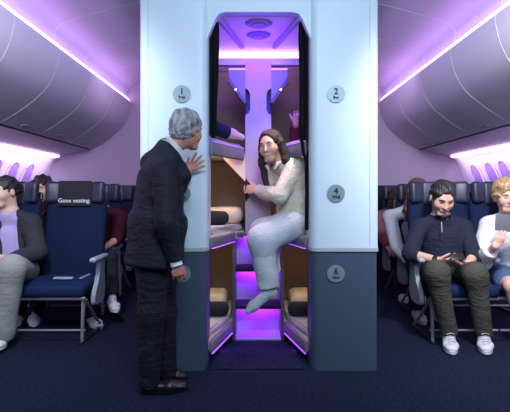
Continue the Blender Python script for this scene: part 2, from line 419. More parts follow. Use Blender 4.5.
for sx, side in ((-1, 'left'), (1, 'right')):
    sp = [(2.75, 1.735), (2.86, 1.6), (2.96, 1.35), (3.08, .95), (3.12, .5), (3.02, 0.0)]
    sp = [(sx*x, z) for x, z in catmull(sp, 4)]
    b = BM(); sheet(b, sp, 0.04*(-1 if sx > 0 else 1)*-1*-1, YB, YE); wall = obj('wall_'+side, b, SIDEW, kind='structure')
    # underside panel between the bins and the side wall
    b = BM(); prism(b, [(sx*2.33, 1.848), (sx*2.90, 1.70), (sx*2.90, 1.75), (sx*2.33, 1.90)], YB, YE, 'Y')
    obj('trim_'+('1' if sx < 0 else '2'), b, CABIN, kind='structure', smooth=False)
    b = BM(); prism(b, [(sx*2.315, 1.838), (sx*2.335, 1.834), (sx*2.335, 1.856), (sx*2.315, 1.850)], YB, YE, 'Y')
    obj('trim_'+('3' if sx < 0 else '4'), b, DARK, kind='structure', smooth=False)
    # cove shelf with its light strip
    b = BM(); prism(b, [(sx*1.752, 2.50), (sx*1.80, 2.50), (sx*1.80, 2.515), (sx*1.752, 2.515)], YB, YE, 'Y')
    cv = obj('trim_'+('5' if sx < 0 else '6'), b, CABIN, kind='structure', smooth=False)
    b = BM(); prism(b, [(sx*1.750, 2.514), (sx*1.790, 2.514), (sx*1.792, 2.566), (sx*1.786, 2.566)], YB, YE-.02, 'Y')
    obj('light_strip', b, GLOWW, cv, smooth=False)
    b = BM(); prism(b, [(sx*2.70, 1.738), (sx*2.76, 1.722), (sx*2.76, 1.712), (sx*2.70, 1.728)], YB, 5.95, 'Y')
    obj('light_strip', b, GLOWP, wall, smooth=False)
    # windows
    wins = [5.49, 5.14, 4.79, 4.44, 4.09] if sx < 0 else [5.62, 5.27, 4.98, 4.67, 4.32]
    for i, y in enumerate(wins):
        pts = []
        for k in range(28):
            a = 2*PI*k/28; ex = 0.62
            cu = math.copysign(abs(math.cos(a))**ex, math.cos(a)); su = math.copysign(abs(math.sin(a))**(ex+.2), math.sin(a))
            pts.append((y+0.11*cu, 1.33+0.27*su))
        def wx(z): return np.interp(z, [.95, 1.35, 1.6, 1.735], [3.08, 2.96, 2.86, 2.75])
        b = BM(); lo = [b.verts.new((sx*(wx(z)-0.012), yy, z)) for yy, z in pts]; hi = [b.verts.new((sx*(wx(z)+0.02), yy, z)) for yy, z in pts]
        b.faces.new(lo); b.faces.new(hi[::-1])
        for k in range(28): b.faces.new((lo[k], hi[k], hi[(k+1) % 28], lo[(k+1) % 28]))
        wo = obj('window_%d' % (i+1+(5 if sx > 0 else 0)), b, SHADE, smooth=False, kind='structure')
        b = BM(); ring = []
        P3 = [Vector((sx*(wx(z)-0.014), yy, z)) for yy, z in pts]; tube(b, P3+[P3[0]], 0.008, 6); obj('window_frame', b, SIDEW, wo)
    # overhead bins
    names = {-1: 'left', 1: 'right'}
    for i in range(7):
        y1 = 6.0-0.72*i-.003 if i else 6.045; y0 = 6.0-0.72*(i+1)+.003
        wh = ['farthest, against the end wall', 'second from the end wall', 'third from the end wall', 'fourth from the end wall', 'nearly over the front seats', 'nearest, at the picture corner', 'outside the picture'][i]
        if i == 6: continue
        t = thing('overhead_bin', 'grey curved overhead bin on the %s side, %s' % (names[sx], wh), 'overhead bin', (sx*2.1, (y0+y1)/2, 1.85), 'overhead bins on the %s' % names[sx])
        body = [(sx*x, z) for x, z in bpr]+[(sx*2.80, 1.90), (sx*2.80, 2.49), (sx*1.80, 2.49), (sx*1.78, 2.515)]
        b = BM(); prism(b, body, y0, y1, 'Y'); obj('bin_door', b, CABIN, t)
        b = BM(); sheet(b, [(sx*x, z) for x, z in bpr], 0.003*(1 if sx < 0 else -1)*-1, y0-.0025, y0+.0025); obj('edge_trim', b, SEAM, t)
        b = BM(); box(b, (sx*2.235, (y0+y1)/2, 1.872), (.05, .16, .012), .004, Matrix.Rotation(sx*.45, 4, 'Y')); obj('latch', b, PLAST, t)

# ================================================================ BUNK MODULE
X0 = 0.027; YF = 2.93
pod = thing('bunk_module', 'tall pale blue and slate pod block of six numbered bunks around a violet ladder well', 'bunk beds', (X0, 3.5, 0))
def colplan(sx, ins=0.0):
    xi, xo, r = .352, .812, .055
    pts = [(xi+ins, 3.16)]
    for k in range(9):
        a = PI/2*k/8; pts.append((xi+ins+r-r*math.cos(a), YF+ins+r-r*math.sin(a)))
    pts += [(xo-.012-ins, YF+ins), (xo-ins, YF+.012+ins), (xo-ins, 4.12), (xo-.035, 4.12), (xo-.035, 3.03), (xi+.075, 3.03), (xi+.04, 3.16)]
    return [(X0+sx*x, y) for x, y in pts]
for sx in (-1, 1):
    b = BM(); prism(b, colplan(sx), .835, 2.92); col = obj('column', b, SHELL, pod)
    b = BM(); box(b, (X0+sx*.755, YF-.0005, 1.88), (.003, .003, 2.06)); obj('seam', b, LIP, col, smooth=False)
    b = BM(); prism(b, colplan(sx, -.004), .815, .84); obj('trim_band', b, LIP, pod)
    b = BM(); prism(b, colplan(sx, .006), .0, .815); obj('lower_panel', b, SHELL2, pod)
# header with chamfered opening corners
hp = [(-.375, 2.92), (-.375, 2.28), (-.356, 2.28), (-.296, 2.42), (-.275, 2.448), (-.235, 2.460), (.235, 2.460), (.275, 2.448), (.296, 2.42), (.356, 2.28), (.375, 2.28), (.375, 2.92)]
b = BM(); prism(b, [(X0+x, z) for x, z in hp], YF+.03, YF+.09, 'Y'); obj('header', b, SHELL, pod, smooth=False)
b = BM(); box(b, (X0, 3.55, 2.905), (1.55, 1.1, .03)); obj('roof', b, TAUPE, pod, smooth=False)
b = BM(); box(b, (X0, 4.09, 1.45), (1.55, .05, 2.9)); obj('back_wall', b, TAUPE, pod, smooth=False)
# ceiling of the ladder well
b = BM(); prism(b, [(3.03, 2.455), (3.62, 2.455), (3.86, 2.37), (4.06, 2.37), (4.06, 2.48), (3.03, 2.48)], X0-.77, X0+.77, 'X'); wc = obj('well_ceiling', b, mat('well_ceiling_white', (.70, .62, .78), .5), pod, smooth=False)
for sx in (-1, 1):
    b = BM(); a0 = Vector((X0+sx*.285, 3.03, 2.445)); a1 = Vector((X0+sx*.135, 3.60, 2.445)); d = (a1-a0).normalized(); n_ = Vector((-d.y, d.x, 0))
    vsl = [b.verts.new(q+n_*u+Vector((0, 0, z))) for q in (a0, a1) for u, z in ((-.02, 0), (.02, 0), (.014, -.022), (-.014, -.022))]
    b.faces.new(vsl[0:4]); b.faces.new(vsl[4:8][::-1])
    for k in range(4): b.faces.new((vsl[k], vsl[(k+1) % 4], vsl[4+(k+1) % 4], vsl[4+k]))
    obj('ceiling_rib', b, mat('violet_grey_rib', (.34, .26, .50), .5), pod, smooth=False)
for y, r in ((3.135, .105), (3.365, .10)):
    b = BM(); n = 10
    for (r1, r2, z1, z2) in ((r, r*.8, 2.454, 2.440), (r*.55, r*.5, 2.440, 2.432)):
        lo = [b.verts.new((X0+r1*math.cos(2*PI*(k+.5)/n)*1.0, y+r1*.85*math.sin(2*PI*(k+.5)/n), z1)) for k in range(n)]
        hi = [b.verts.new((X0+r2*math.cos(2*PI*(k+.5)/n), y+r2*.85*math.sin(2*PI*(k+.5)/n), z2)) for k in range(n)]
        b.faces.new(hi); b.faces.new(lo)
        for k in range(n): b.faces.new((lo[k], lo[(k+1) % n], hi[(k+1) % n], hi[k]))
    obj('air_vent', b, mat('violet_grey_vent', (.22, .17, .36), .5), pod, smooth=False)
b = BM(); box(b, (X0, 3.60, 2.308), (1.50, .06, .055), .004); obj('cross_beam', b, LAM, pod)
b = BM(); box(b, (X0, 3.645, 2.322), (1.40, .02, .02)); obj('light_strip', b, GLOWP, pod, smooth=False)
# divider with hand holds
def divider():
    b = BM(); xl, xr = X0-.107, X0+.107
    pts = [(xl, .88), (xr, .88), (xr, 1.30), (xr, 2.30), (xl, 2.30), (xl, 1.30)]
    # slots cut from both edges near the top and middle
    def slot(x, s, z0, z1, dpt=.040):
        return [(x, z0), (x+s*dpt*.6, z0+.012), (x+s*dpt, z0+.045), (x+s*dpt, z1-.045), (x+s*dpt*.6, z1-.012), (x, z1)]
    pl = [(xl, .88), (xr, .88)]+slot(xr, -1, 1.155, 1.325)+slot(xr, -1, 1.86, 2.08)+[(xr, 2.30), (xl, 2.30)]+slot(xl, 1, 1.86, 2.08)[::-1]+slot(xl, 1, 1.155, 1.325)[::-1]
    prism(b, pl, 3.55, 3.59, 'Y'); return b
obj('divider_panel', divider(), mat('violet_lit_laminate', (.36, .29, .42), .5), pod, smooth=False)  # white panel, with the violet light tinted into its base colour
b = BM(); box(b, (X0, 3.83, 1.60), (.206, .45, 1.40)); obj('divider_core', b, mat('slot_blue', (.02, .03, .12), .7), pod, smooth=False)
for sx in (-1, 1):
    b = BM(); x = X0+sx*.098
    tube(b, [(x, 3.56, 1.15), (x+sx*0, 3.525, 1.165), (x, 3.520, 1.24), (x, 3.525, 1.315), (x, 3.56, 1.33)], .010, 8); obj('grab_handle', b, BLACKP, pod)
# stair recess: side boards, treads, back
for sx in (-1, 1):
    b = BM(); box(b, (X0+sx*.200, 3.80, .445), (.022, .52, .88)); obj('stair_side', b, TAUPED, pod, smooth=False)
b = BM(); box(b, (X0, 3.80, .44), (.38, .02, .88)); obj('stair_back', b, LAM, pod, smooth=False)
for z in (.27, .58, .875):
    b = BM(); box(b, (X0, 3.665, z), (.376, .23, .028), .006); st = obj('step', b, BLKT if z < .8 else TAUPED, pod)
    b = BM(); box(b, (X0, 3.775, z-.022), (.36, .012, .014)); obj('light_strip', b, GLOWS, st, smooth=False)
b = BM(); box(b, (X0, 3.67, .006), (.376, .24, .012)); obj('stair_floor', b, LAM, pod, smooth=False)
b = BM(); box(b, (X0, 3.2, .004), (.68, .50, .008)); obj('threshold_carpet', b, CARPET, pod, smooth=False)
# bunk decks
def dk(pts, sx): return [(X0+sx*x, y) for x, y in pts]
LV = [.16, .90, 1.575]; names3 = ['lower', 'middle', 'upper']
for li, z in enumerate(LV):
    for sx in (-1, 1):
        xin = .215 if li == 0 else .125
        pts = [(.775, 3.05), (.352, 3.06), (.215, 3.52), (xin+.0, 3.60), (xin, 4.06), (.775, 4.06)]
        b = BM(); prism(b, dk(pts, sx), z-.06, z-.002); deck = obj('bunk_deck', b, CREAM, pod, smooth=False)
        # fascia along the diagonal
        a0 = Vector((X0+sx*.345, 3.055, z-.04)); a1 = Vector((X0+sx*(.222 if li == 0 else .20), 3.53, z-.04))
        if li == 2: a1 = Vector((X0+sx*.128, 3.545, z-.045))
        d = (a1-a0); L_ = d.length; M = Matrix.Rotation(math.atan2(d.y, d.x), 4, 'Z')
        hh = .10 if li == 2 else (.075 if li == 1 else .09)
        b = BM(); box(b, (a0+a1)/2, (L_, .035, hh), .015, M); obj('bed_rail', b, mat('rail_slate', (.16, .155, .20), .5) if li != 0 else mat('rail_grey', (.20, .18, .22), .5), deck)
        b = BM(); box(b, (a0+a1)/2+Vector((-sx*.012, -.004, hh/2+.001 if li == 2 else -hh/2-.004)), (L_*.97, .012, .004), 0, M); obj('light_strip', b, GLOW, deck, smooth=False)
# triangular gussets beside the divider
for z0, z1, m in ((1.98, 2.235, mat('rail_slate', (.16, .155, .20), .5)), (1.31, 1.54, CREAM)):
    for sx in (-1, 1):
        if z0 > 1.5: pl = [(.107, z1), (.245, z1), (.235, z1-.10), (.107, z0-.03)]
        else: pl = [(.107, z1), (.300, z1), (.292, z1-.035), (.107, z0)]
        b = BM(); prism(b, [(X0+sx*x, z) for x, z in pl], 3.56, 3.60, 'Y'); g_ = obj('gusset', b, m, pod, smooth=False)
        b = BM()
        if z0 > 1.5:
            A_, B_ = Vector((X0+sx*.243, 3.585, z1-.085)), Vector((X0+sx*.107, 3.585, z0-.02)); dd = (B_-A_)
            box(b, (A_+B_)/2, (dd.length, .07, .03), .004, Matrix.Rotation(-math.atan2(dd.z, dd.x), 4, 'Y')); obj('gusset_edge', b, TAUPED, g_)
            b = BM(); lp = A_.lerp(B_, .42); bmesh.ops.create_uvsphere(b, u_segments=10, v_segments=6, radius=.007)
            for v in b.verts: v.co += lp+Vector((0, -.035, 0))
            obj('reading_lamp', b, LAMP, g_)
            b = BM(); box(b, (X0+sx*.175, 3.556, z1+.006), (.135, .010, .008)); obj('light_strip', b, mat('gusset_led', (1, .8, 1), emit=(.6, .2, 1.0), es=1.2), g_, smooth=False)
        else:
            box(b, (X0+sx*.2, 3.575, z1+.004), (.19, .045, .006)); obj('gusset_edge', b, SHEET, g_)
# number badges
for sx, z, n, wd in ((-1, 1.888, '1', 'Tahi'), (1, 1.888, '2', 'Rua'), (-1, 1.21, '3', 'Toru'), (1, 1.212, '4', 'Wh\u0101'), (-1, .665, '5', 'Rima'), (1, .665, '6', 'Ono')):
    x = X0+sx*.524; yf = YF if z > .8 else YF+.006
    b = BM(); n_ = 36
    bmesh.ops.create_cone(b, cap_ends=True, segments=n_, radius1=.060, radius2=.057, depth=.010)
    for v in b.verts: v.co = Vector((v.co.x+x, -v.co.z*-1*-1*-1+yf-.0049, v.co.y+z))
    pl = obj('number_badge', b, BRUSH, pod)
    text_obj('lettering', n, .058, (x, yf-.0112, z+.014), INK, pl, bold=.0016); text_obj('lettering', wd, .026, (x, yf-.0112, z-.026), INK, pl, bold=.0014)

# curtains inside the doorway
for sx, lab in ((-1, 'black curtain gathered along the left edge of the ladder well'), (1, 'long black curtain gathered along the right edge of the ladder well')):
    zb = 1.62 if sx < 0 else .95
    b = BM(); n = 22; rows = []
    for z in ((2.44, 2.38, 2.30, 2.0, 1.62) if sx < 0 else (2.44, 2.38, 2.30, 2.0, 1.62, 1.42, 1.2, .95)):
        x_in = {2.44: .285, 2.38: .282, 2.30: .280, 2.0: .288}.get(z, .29); x_out = {2.44: .30, 2.38: .33}.get(z, .36)
        if z == 1.62: x_in = .305 if sx < 0 else .284
        if z in (1.42, .95): x_in = .325
        if z == 1.2: x_in = .328
        row = []
        for k in range(n+1):
            t = k/n; row.append(b.verts.new((X0+sx*(x_in+(x_out-x_in)*t), 3.052+.016*math.sin(t*5*PI)+.006*math.sin(z*9), z)))
        rows.append(row)
    for r1, r2 in zip(rows[:-1], rows[1:]):
        for k in range(n): b.faces.new((r1[k], r1[k+1], r2[k+1], r2[k]))
    ret = bmesh.ops.solidify(b, geom=list(b.faces), thickness=.006)
    tag(obj('curtain', b, CURT), lab, 'curtain', 'ladder well curtains')
# bedding
def soft_box(name, c, s, m, lab, cat, group=None, rotz=0, amp=.004, k=.4, parent=None):
    A = frame((-math.sin(rotz), math.cos(rotz), 0), (0, 0, 1)); c = V3(c)
    rx, ry, rz = [q/2 for q in s]
    def f(p):
        q = np.abs((p-c)@A.T); r = min(rz*.9, .06)
        pill = 1-.35*np.clip((q[:, 0]/rx)**4*.5+(q[:, 1]/ry)**4*.5, 0, 1)
        e = q-np.stack([np.full(len(q), rx-r), np.full(len(q), ry-r), (rz-r)*pill+0*q[:, 0]], 1)
        return np.linalg.norm(np.maximum(e, 0), axis=1)+np.minimum(e.max(1), 0)-r
    o = sdf_obj(name, [(f, .01, 'u', c, max(rx, ry, rz)*1.3)], m, parent, .010, folds(amp, 22, c[0]*7+c[2]))
    if lab: tag(o, lab, cat, group)
    return o
for li, z in enumerate(LV):
    for sx in (-1, 1):
        sd = 'left' if sx < 0 else 'right'
        xin = .232 if li == 0 else .14
        if li == 2: pts = [(.765, 3.09), (.385, 3.09), (.25, 3.57), (.14, 3.64), (.14, 4.05), (.765, 4.05)]
        else: pts = [(.765, 3.09), (.37, 3.09), (.24, 3.54), (xin, 3.63), (xin, 4.05), (.765, 4.05)]
        b = BM(); prism(b, dk(pts, sx), z, z+.055)
        bmesh.ops.bevel(b, geom=list(b.edges), offset=.015, segments=2, affect='EDGES')
        tag(obj('mattress', b, SHEET), 'thin pale mattress in the %s bunk on the %s of the ladder well' % (names3[li], sd), 'mattress', 'bunk mattresses')
        if li < 2:
            soft_box('pillow', (X0+sx*(.42 if li else .51), 3.80, z+.125), (.58 if li else .48, .36, .14), PILLOW, 'cream pillow in the %s bunk on the %s of the ladder well' % (names3[li], sd), 'pillow', 'bunk pillows')
            soft_box('bolster', (X0+sx*.45, 3.50, z+.115), (.42, .12, .11), BLKT, 'black rolled blanket in front of the cream pillow, %s bunk on the %s' % (names3[li], sd), 'blanket', 'rolled blankets')
# lights of the bunks and the ladder well, and an added fill
for sx in (-1, 1):
    area('bunk_lamp', (X0+sx*.42, 3.55, .82), (X0+sx*.42, 3.75, .2), .25, .2, 1.7, (1, .66, .38))
    area('bunk_lamp', (X0+sx*.42, 3.45, 1.50), (X0+sx*.42, 3.75, .9), .25, .2, 3.0, (1, .66, .38))
    area('bunk_lamp', (X0+sx*.45, 3.50, 2.28), (X0+sx*.45, 3.8, 1.6), .25, .2, .12, (1, .5, .45))
    area('rail_light', (X0+sx*.30, 3.30, 1.47), (X0+sx*.36, 3.40, 1.0), .3, .02, .35, (.35, .06, 1.0))
    area('rail_light', (X0+sx*.26, 3.30, .07), (X0+sx*.10, 3.25, 0), .02, .3, .3, (.35, .06, 1.0))
area('well_light', (X0, 3.12, 2.41), (X0, 3.58, 1.95), .3, .08, 6.5, (.15, .0, 1.0), 1.9)
area('well_uplight', (X0, 3.35, 2.20), (X0, 3.35, 2.5), .4, .3, 2.2, (.24, .06, 1.0))
area('cove_wash', (X0, 3.70, 2.335), (X0, 3.82, 2.43), 1.2, .03, 3.2, (.72, .42, 1.0))
for z in (.245, .555, .85):
    area('step_light', (X0, 3.72, z), (X0, 3.80, z-.18), .34, .05, 2.4, (.25, .02, 1.0))
area('floor_wash', (X0, 3.56, .235), (X0, 3.35, 0.0), .3, .03, .25, (.26, .03, 1.0))
area('bunk_woman_fill', (X0+.20, 3.10, 2.2), (X0+.10, 3.35, 1.2), .12, .08, 2.4, (1, .72, .48), 1.3)  # added warm fill aimed at the woman in the middle bunk

# ================================================================ SEATS
def make_seat(kind_cover=False):
    t = bpy.data.objects.new('airline_seat', None); link(t); t.empty_display_size = .1
    T = lambda deg: Matrix.Rotation(math.radians(deg), 4, 'X')
    # local frame: origin on the floor below the cushion front; the seat faces -Y
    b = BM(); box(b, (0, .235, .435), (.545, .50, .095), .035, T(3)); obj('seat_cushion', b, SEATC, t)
    b = BM(); box(b, (0, .515, .80), (.545, .10, .76), .04, T(-9))
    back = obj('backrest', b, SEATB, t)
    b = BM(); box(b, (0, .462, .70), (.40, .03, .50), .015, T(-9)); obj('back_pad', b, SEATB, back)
    b = BM(); box(b, (0, .545, 1.215), (.31, .085, .22), .03, T(-6)); hr = obj('headrest', b, LEATH, t)
    for sx in (-1, 1):
        b = BM(); box(b, (sx*.205, .520, 1.225), (.135, .075, .20), .034, Matrix.Rotation(sx*-.38, 4, 'Z') @ T(-6), 4); obj('headrest_wing', b, LEATH, hr)
    b = BM(); box(b, (0, .60, .98), (.50, .03, .50), .012, T(-8)); obj('back_shell', b, BLACKP, back)
    b = BM(); box(b, (0, .03, .365), (.56, .03, .025), .006); box(b, (0, .40, .365), (.56, .03, .025), .006); obj('seat_frame', b, METAL, t)
    b = BM(); tube(b, [(-.275, .04, .105), (.275, .04, .105)], .010); obj('luggage_bar', b, METAL, t)
    return t
def armrest(t, x, aisle):
    b = BM(); box(b, (x, .22, .665), (.055, .32, .040), .016); a = obj('armrest', b, PLAST, t)
    if aisle:
        pl = catmull([(.20, .655), (.30, .655), (.30, .56), (.31, .44), (.31, .35), (.26, .30), (.10, .295), (.07, .34), (.11, .42), (.17, .50), (.19, .58)], 4)
        b = BM(); prism(b, pl, x-.018, x+.018, 'X'); bmesh.ops.bevel(b, geom=[e for e in b.edges if abs(e.verts[0].co.x-e.verts[1].co.x) < 1e-5], offset=.007, segments=2, affect='EDGES')
        obj('aisle_panel', b, mat('silver_grey_panel', (.26, .27, .34), .4), t)
    else:
        b = BM(); box(b, (x, .38, .52), (.03, .05, .30), .01); obj('arm_post', b, BLACKP, a)
def legs(t, x):
    b = BM(); tube(b, [(x, .06, .36), (x, .04, .18), (x, .03, .0)], [.017, .014, .014]); obj('leg', b, METAL, t)
    b = BM(); tube(b, [(x, .10, .34), (x, .28, .16), (x, .46, .02)], .013); obj('leg', b, METAL, t)
    b = BM(); box(b, (x, .25, .012), (.035, .52, .024), .006); obj('floor_track', b, BLACKP, t)
def copy_tree(o, parent=None):
    c = o.copy(); C.objects.link(c)
    if parent: c.parent = parent
    for ch in o.children: copy_tree(ch, c)
    return c
proto = make_seat()
rows = [(-1, 1, 1.65, 3.44), (-1, 2, 1.76, 4.22), (-1, 3, 1.84, 5.02), (1, 1, 1.69, 3.44), (1, 2, 1.84, 4.22), (1, 3, 1.92, 5.02)]
lab = {(-1, 1, 0): 'empty navy aisle seat with a printed black headrest cover, front row left', (-1, 1, 1): 'navy seat under the woman in the grey cardigan, front row left',
       (-1, 2, 0): 'navy aisle seat of the person in maroon, second row left', (-1, 2, 1): 'navy seat of the peeking dark-haired person, second row left',
       (-1, 3, 0): 'navy aisle seat in the rearmost row on the left', (-1, 3, 1): 'navy inner seat in the rearmost row on the left',
       (1, 1, 0): 'navy aisle seat under the man holding a phone, front row right', (1, 1, 1): 'navy seat under the woman with the tablet, front row right',
       (1, 2, 0): 'navy aisle seat of the curly-haired person in grey, second row right', (1, 2, 1): 'navy seat behind the woman with the tablet, second row right',
       (1, 3, 0): 'navy aisle seat of the person in dusty pink, rearmost row right', (1, 3, 1): 'navy inner seat in the rearmost row on the right'}
SEAT = {}
for i, (sx, r, xc, yf) in enumerate(rows):
    for k in (0, 1):
        t = proto if not SEAT else copy_tree(proto)
        SEAT[(sx, r, k)] = t
for (sx, r, k), t in SEAT.items():
    xc, yf = [(a, c) for s_, r_, a, c in rows if (s_, r_) == (sx, r)][0]
    xo = -sx*(.325 if k == 0 else .285)        # aisle side of the seat, local
    armrest(t, xo, k == 0); 
    if k == 0: legs(t, xo+sx*.07)
    else: legs(t, sx*.18)
    t.location = (sx*(xc+(.61 if r == 1 and sx < 0 else .57)*k), yf, 0)
    t['label'] = lab[(sx, r, k)]; t['category'] = 'airline seat'; t['group'] = 'airline seats on the '+('left' if sx < 0 else 'right')
t = SEAT[(-1, 1, 0)]
b = BM(); box(b, t.location+Vector((0, .502, 1.215)), (.30, .012, .232), .005, Matrix.Rotation(math.radians(-6), 4, 'X')); hc = obj('headrest_cover', b, COVER, t)
text_obj('lettering', 'Gone nesting.', .053, t.location+Vector((0, .488, 1.148)), WINK, hc, tilt=math.radians(-6), bold=.0)
b = BM(); box(b, t.location+Vector((.03, .20, .497)), (.16, .045, .018), .006); box(b, t.location+Vector((.17, .34, .492)), (.03, .26, .006)); tag(obj('seat_belt', b, PLAST), 'silver seat belt buckle lying on the empty front seat', 'seat belt')

# ================================================================ PEOPLE
def pp(*a): return V3(P(*a))
def cloth(name, col, rough=.85, **k):
    if name in MATS: return MATS[name]
    fold = k.pop('fold', .55 if max(col) < .2 else .3)
    m = mat(name, col, rough, bump=k.pop('bump', .25), scale=k.pop('scale', 160), spec=.15, **k)
    nt = m.node_tree; b = nt.nodes['Principled BSDF']; tc = nt.nodes['Texture Coordinate']
    mp = nt.nodes.new('ShaderNodeMapping'); mp.inputs['Scale'].default_value = (1.0, 1.0, 2.2); mp.inputs['Rotation'].default_value = (.5, .6, .2)
    nz = nt.nodes.new('ShaderNodeTexNoise'); nz.inputs['Scale'].default_value = 9; nz.inputs['Detail'].default_value = 2; nz.inputs['Distortion'].default_value = 1.2
    bp = nt.nodes.new('ShaderNodeBump'); bp.inputs['Strength'].default_value = fold; bp.inputs['Distance'].default_value = .028
    old = nt.nodes['Bump']; nt.links.new(tc.outputs['Object'], mp.inputs[0]); nt.links.new(mp.outputs[0], nz.inputs['Vector'])
    nt.links.new(nz.outputs['Fac'], bp.inputs['Height']); nt.links.new(bp.outputs[0], old.inputs['Normal']); return m
def body_prims(S):
    """one continuous body from a dict of joints"""
    s = S['s']; side = nrm(V3(S['sh'][1])-V3(S['sh'][0])); pv, ch, nb = S['pelvis'], S['chest'], S['neck']
    L = [elc(pv, ch, (.115*s, .08*s), (.12*s, .08*s), side, .04), cone(nb, (V3(nb)+V3(ch))/2, .050*s, .075*s, .04)]
    for i in (0, 1):
        L += [cone(nb, S['sh'][i], .05*s, .048*s, .04)]
        if S.get('arm%d' % i, True):
            L += [cone(S['sh'][i], S['el'][i], .047*s, .037*s, .02), cone(S['el'][i], S['wr'][i], .038*s, .024*s, .015)]
        L += [cone(pv, S['hip'][i], .08*s, .08*s, .04)]
        if S.get('leg%d' % i, True):
            L += [cone(S['hip'][i], S['kn'][i], .075*s, .052*s, .03), cone(S['kn'][i], S['an'][i], .052*s, .034*s, .02)]
    h = S['head']
    L += h.neck(nb, S.get('neck_r', .050)); L += h.skull()
    for hd in S.get('hands', []): L += hd
    return L
def top_prims(S, t=.016, hem=None, ch_r=(.165, .12), pv_r=(.165, .125), sleeve=(.062, .052, .050, .038), cut=(1, 1), k=.03):
    s = S['s']; side = nrm(V3(S['sh'][1])-V3(S['sh'][0])); pv = V3(hem if hem is not None else S['pelvis']); ch = V3(S['chest']); nb = V3(S['neck'])
    up = nrm(ch-pv)
    L = [elc(pv, ch, (pv_r[0]*s, pv_r[1]*s), (ch_r[0]*s, ch_r[1]*s), side, .04, flat=False)]
    for i in (0, 1):
        L += [cone(nb-up*.02*s, S['sh'][i], .062*s, (sleeve[0]-.004)*s, .05)]
        if not S.get('arm%d' % i, True): continue
        L += [cone(S['sh'][i], S['el'][i], sleeve[0]*s, sleeve[1]*s, k)]
        c = cut[i]; w_ = V3(S['el'][i])+(V3(S['wr'][i])-V3(S['el'][i]))*c; dd = nrm(w_-V3(S['el'][i]))
        if c > 0:
            r = sleeve[2]+(sleeve[3]-sleeve[2])*c
            L += [elc(V3(S['el'][i]), w_, (sleeve[2]*s,)*2, (r*s,)*2, np.cross(dd, (0.1, .9, .2)), .02, flat=True, rnd=.012)]
    return L
def trouser_prims(S, r=(.100, .074, .070, .060), ends=None, k=.03, pel=(.165, .12)):
    s = S['s']; side = nrm(V3(S['sh'][1])-V3(S['sh'][0])); pv = V3(S['pelvis'])
    L = [ell(pv, (pel[0]*s, pel[1]*s, .11*s), frame(np.cross((0, 0, 1), side), (0, 0, 1)), .04)]
    for i in (0, 1):
        if not S.get('leg%d' % i, True): continue
        a, b_, c = V3(S['hip'][i]), V3(S['kn'][i]), V3(S['an'][i]); dd = nrm(c-b_)
        L += [cone(a, b_, r[0]*s, r[1]*s, k)]
        e = c if ends is None else b_+(c-b_)*ends[i]
        L += [cone(b_, b_+dd*.05*s, r[1]*s, r[2]*s, k), elc(b_, e, (r[2]*s,)*2, (r[3]*s,)*2, np.cross(dd, (.9, .1, .2)), .02, flat=True, rnd=.01)]
    return L
def collar(name, nb, up, fwd, r, h, m, par, gap=.5, t=.004):
    A = frame(fwd, up); b = BM(); n = 26; rows = []
    for j, (rr, hh) in enumerate(((r*1.02, -.012), (r*.96, h), (r*1.0, h), (r*1.12, -.002))):
        row = []
        for k in range(n+1):
            a = PI/2+gap/2+(2*PI-gap)*k/n
            row.append(b.verts.new(V3(nb)+A[0]*math.cos(a)*rr+A[1]*math.sin(a)*rr+A[2]*(hh-.25*h*math.sin(a))))
        rows.append(row)
    for r1, r2 in zip(rows[:-1], rows[1:]):
        for k in range(n): b.faces.new((r1[k], r1[k+1], r2[k+1], r2[k]))
    bmesh.ops.solidify(b, geom=list(b.faces), thickness=t)
    return obj(name, b, m, par)
def ring(name, c, d, r, w, m, par, label=None):
    b = BM(); d = nrm(d); tube(b, [V3(c)-d*w/2, V3(c)+d*w/2], r, 16); o = obj(name, b, m, par)
    if label: o['label'] = label
    return o
DK = mat('eyelash_dark', (0.02, 0.015, 0.012), 0.8)

# ---- standing man at the pod
M = thing('person', 'grey-haired person in a dark suit standing, one hand on the pale pod panel', 'person', P(160, 392, 2.62))
SK = skinmat('tan', (.42, .20, .14))
fw = nrm((.70, .71, 0))
S = dict(s=1.0, pelvis=pp(152, 245, 2.62), chest=pp(160, 184, 2.62), neck=pp(169, 153, 2.63),
         sh=[pp(164, 172, 2.45), pp(153, 163, 2.77)], el=[pp(166, 222, 2.37), pp(178, 188, 2.87)], wr=[pp(176, 262, 2.42), pp(187, 171, 2.86)],
         hip=[pp(152, 248, 2.55), pp(160, 248, 2.70)], kn=[pp(152, 310, 2.55), pp(163, 312, 2.72)], an=[pp(149, 384, 2.57), pp(167, 374, 2.76)])
S['head'] = Head(pp(187, 131, 2.66), fw+V3((0, 0, -.12)), (.12, .05, 1), .96)
S['hands'] = [handp(S['wr'][0], (.22, .0, -1), (-.25, .95, 0), (.95, .2, .1), .92, curls=[.75, .85, .9, .95], spread=.03, thumb=(.85, .35, .3)),
              handp(S['wr'][1]+V3((0, .0, 0)), (.70, .10, .60), (.05, 1, 0), (-.6, 0, .75), .88, curl=.03, spread=.24)]
sdf_obj('body', body_prims(S), SK, M, .0055)
h = S['head']
hair = sdf_obj('hair', h.haircap(.016, .075, -.085)+[ell(h.w(0, -.02, .085), (.062, .085, .050), h.A, .02)], mat('silver_hair', (.22, .23, .25), .6, bump=.8, scale=45, var=.8, stretch=(1, 1, .35)), M, .0055, hairdisp(h, .0025))
h.face(M, mat('grey_brow', (.3, .3, .3), .8), mat('lip_tan', (.35, .16, .13), .5))
SUIT = cloth('charcoal_suit', (.011, .014, .022), .65, scale=400)
hem = pp(153, 256, 2.62)
jk = [elc(pp(154, 266, 2.60), pp(158, 218, 2.62), (.200, .175), (.178, .160), (.5, -.85, 0), .05, flat=True, rnd=.02),
      elc(pp(158, 222, 2.62), pp(160, 180, 2.62), (.175, .156), (.185, .135), (.5, -.85, 0), .07)]
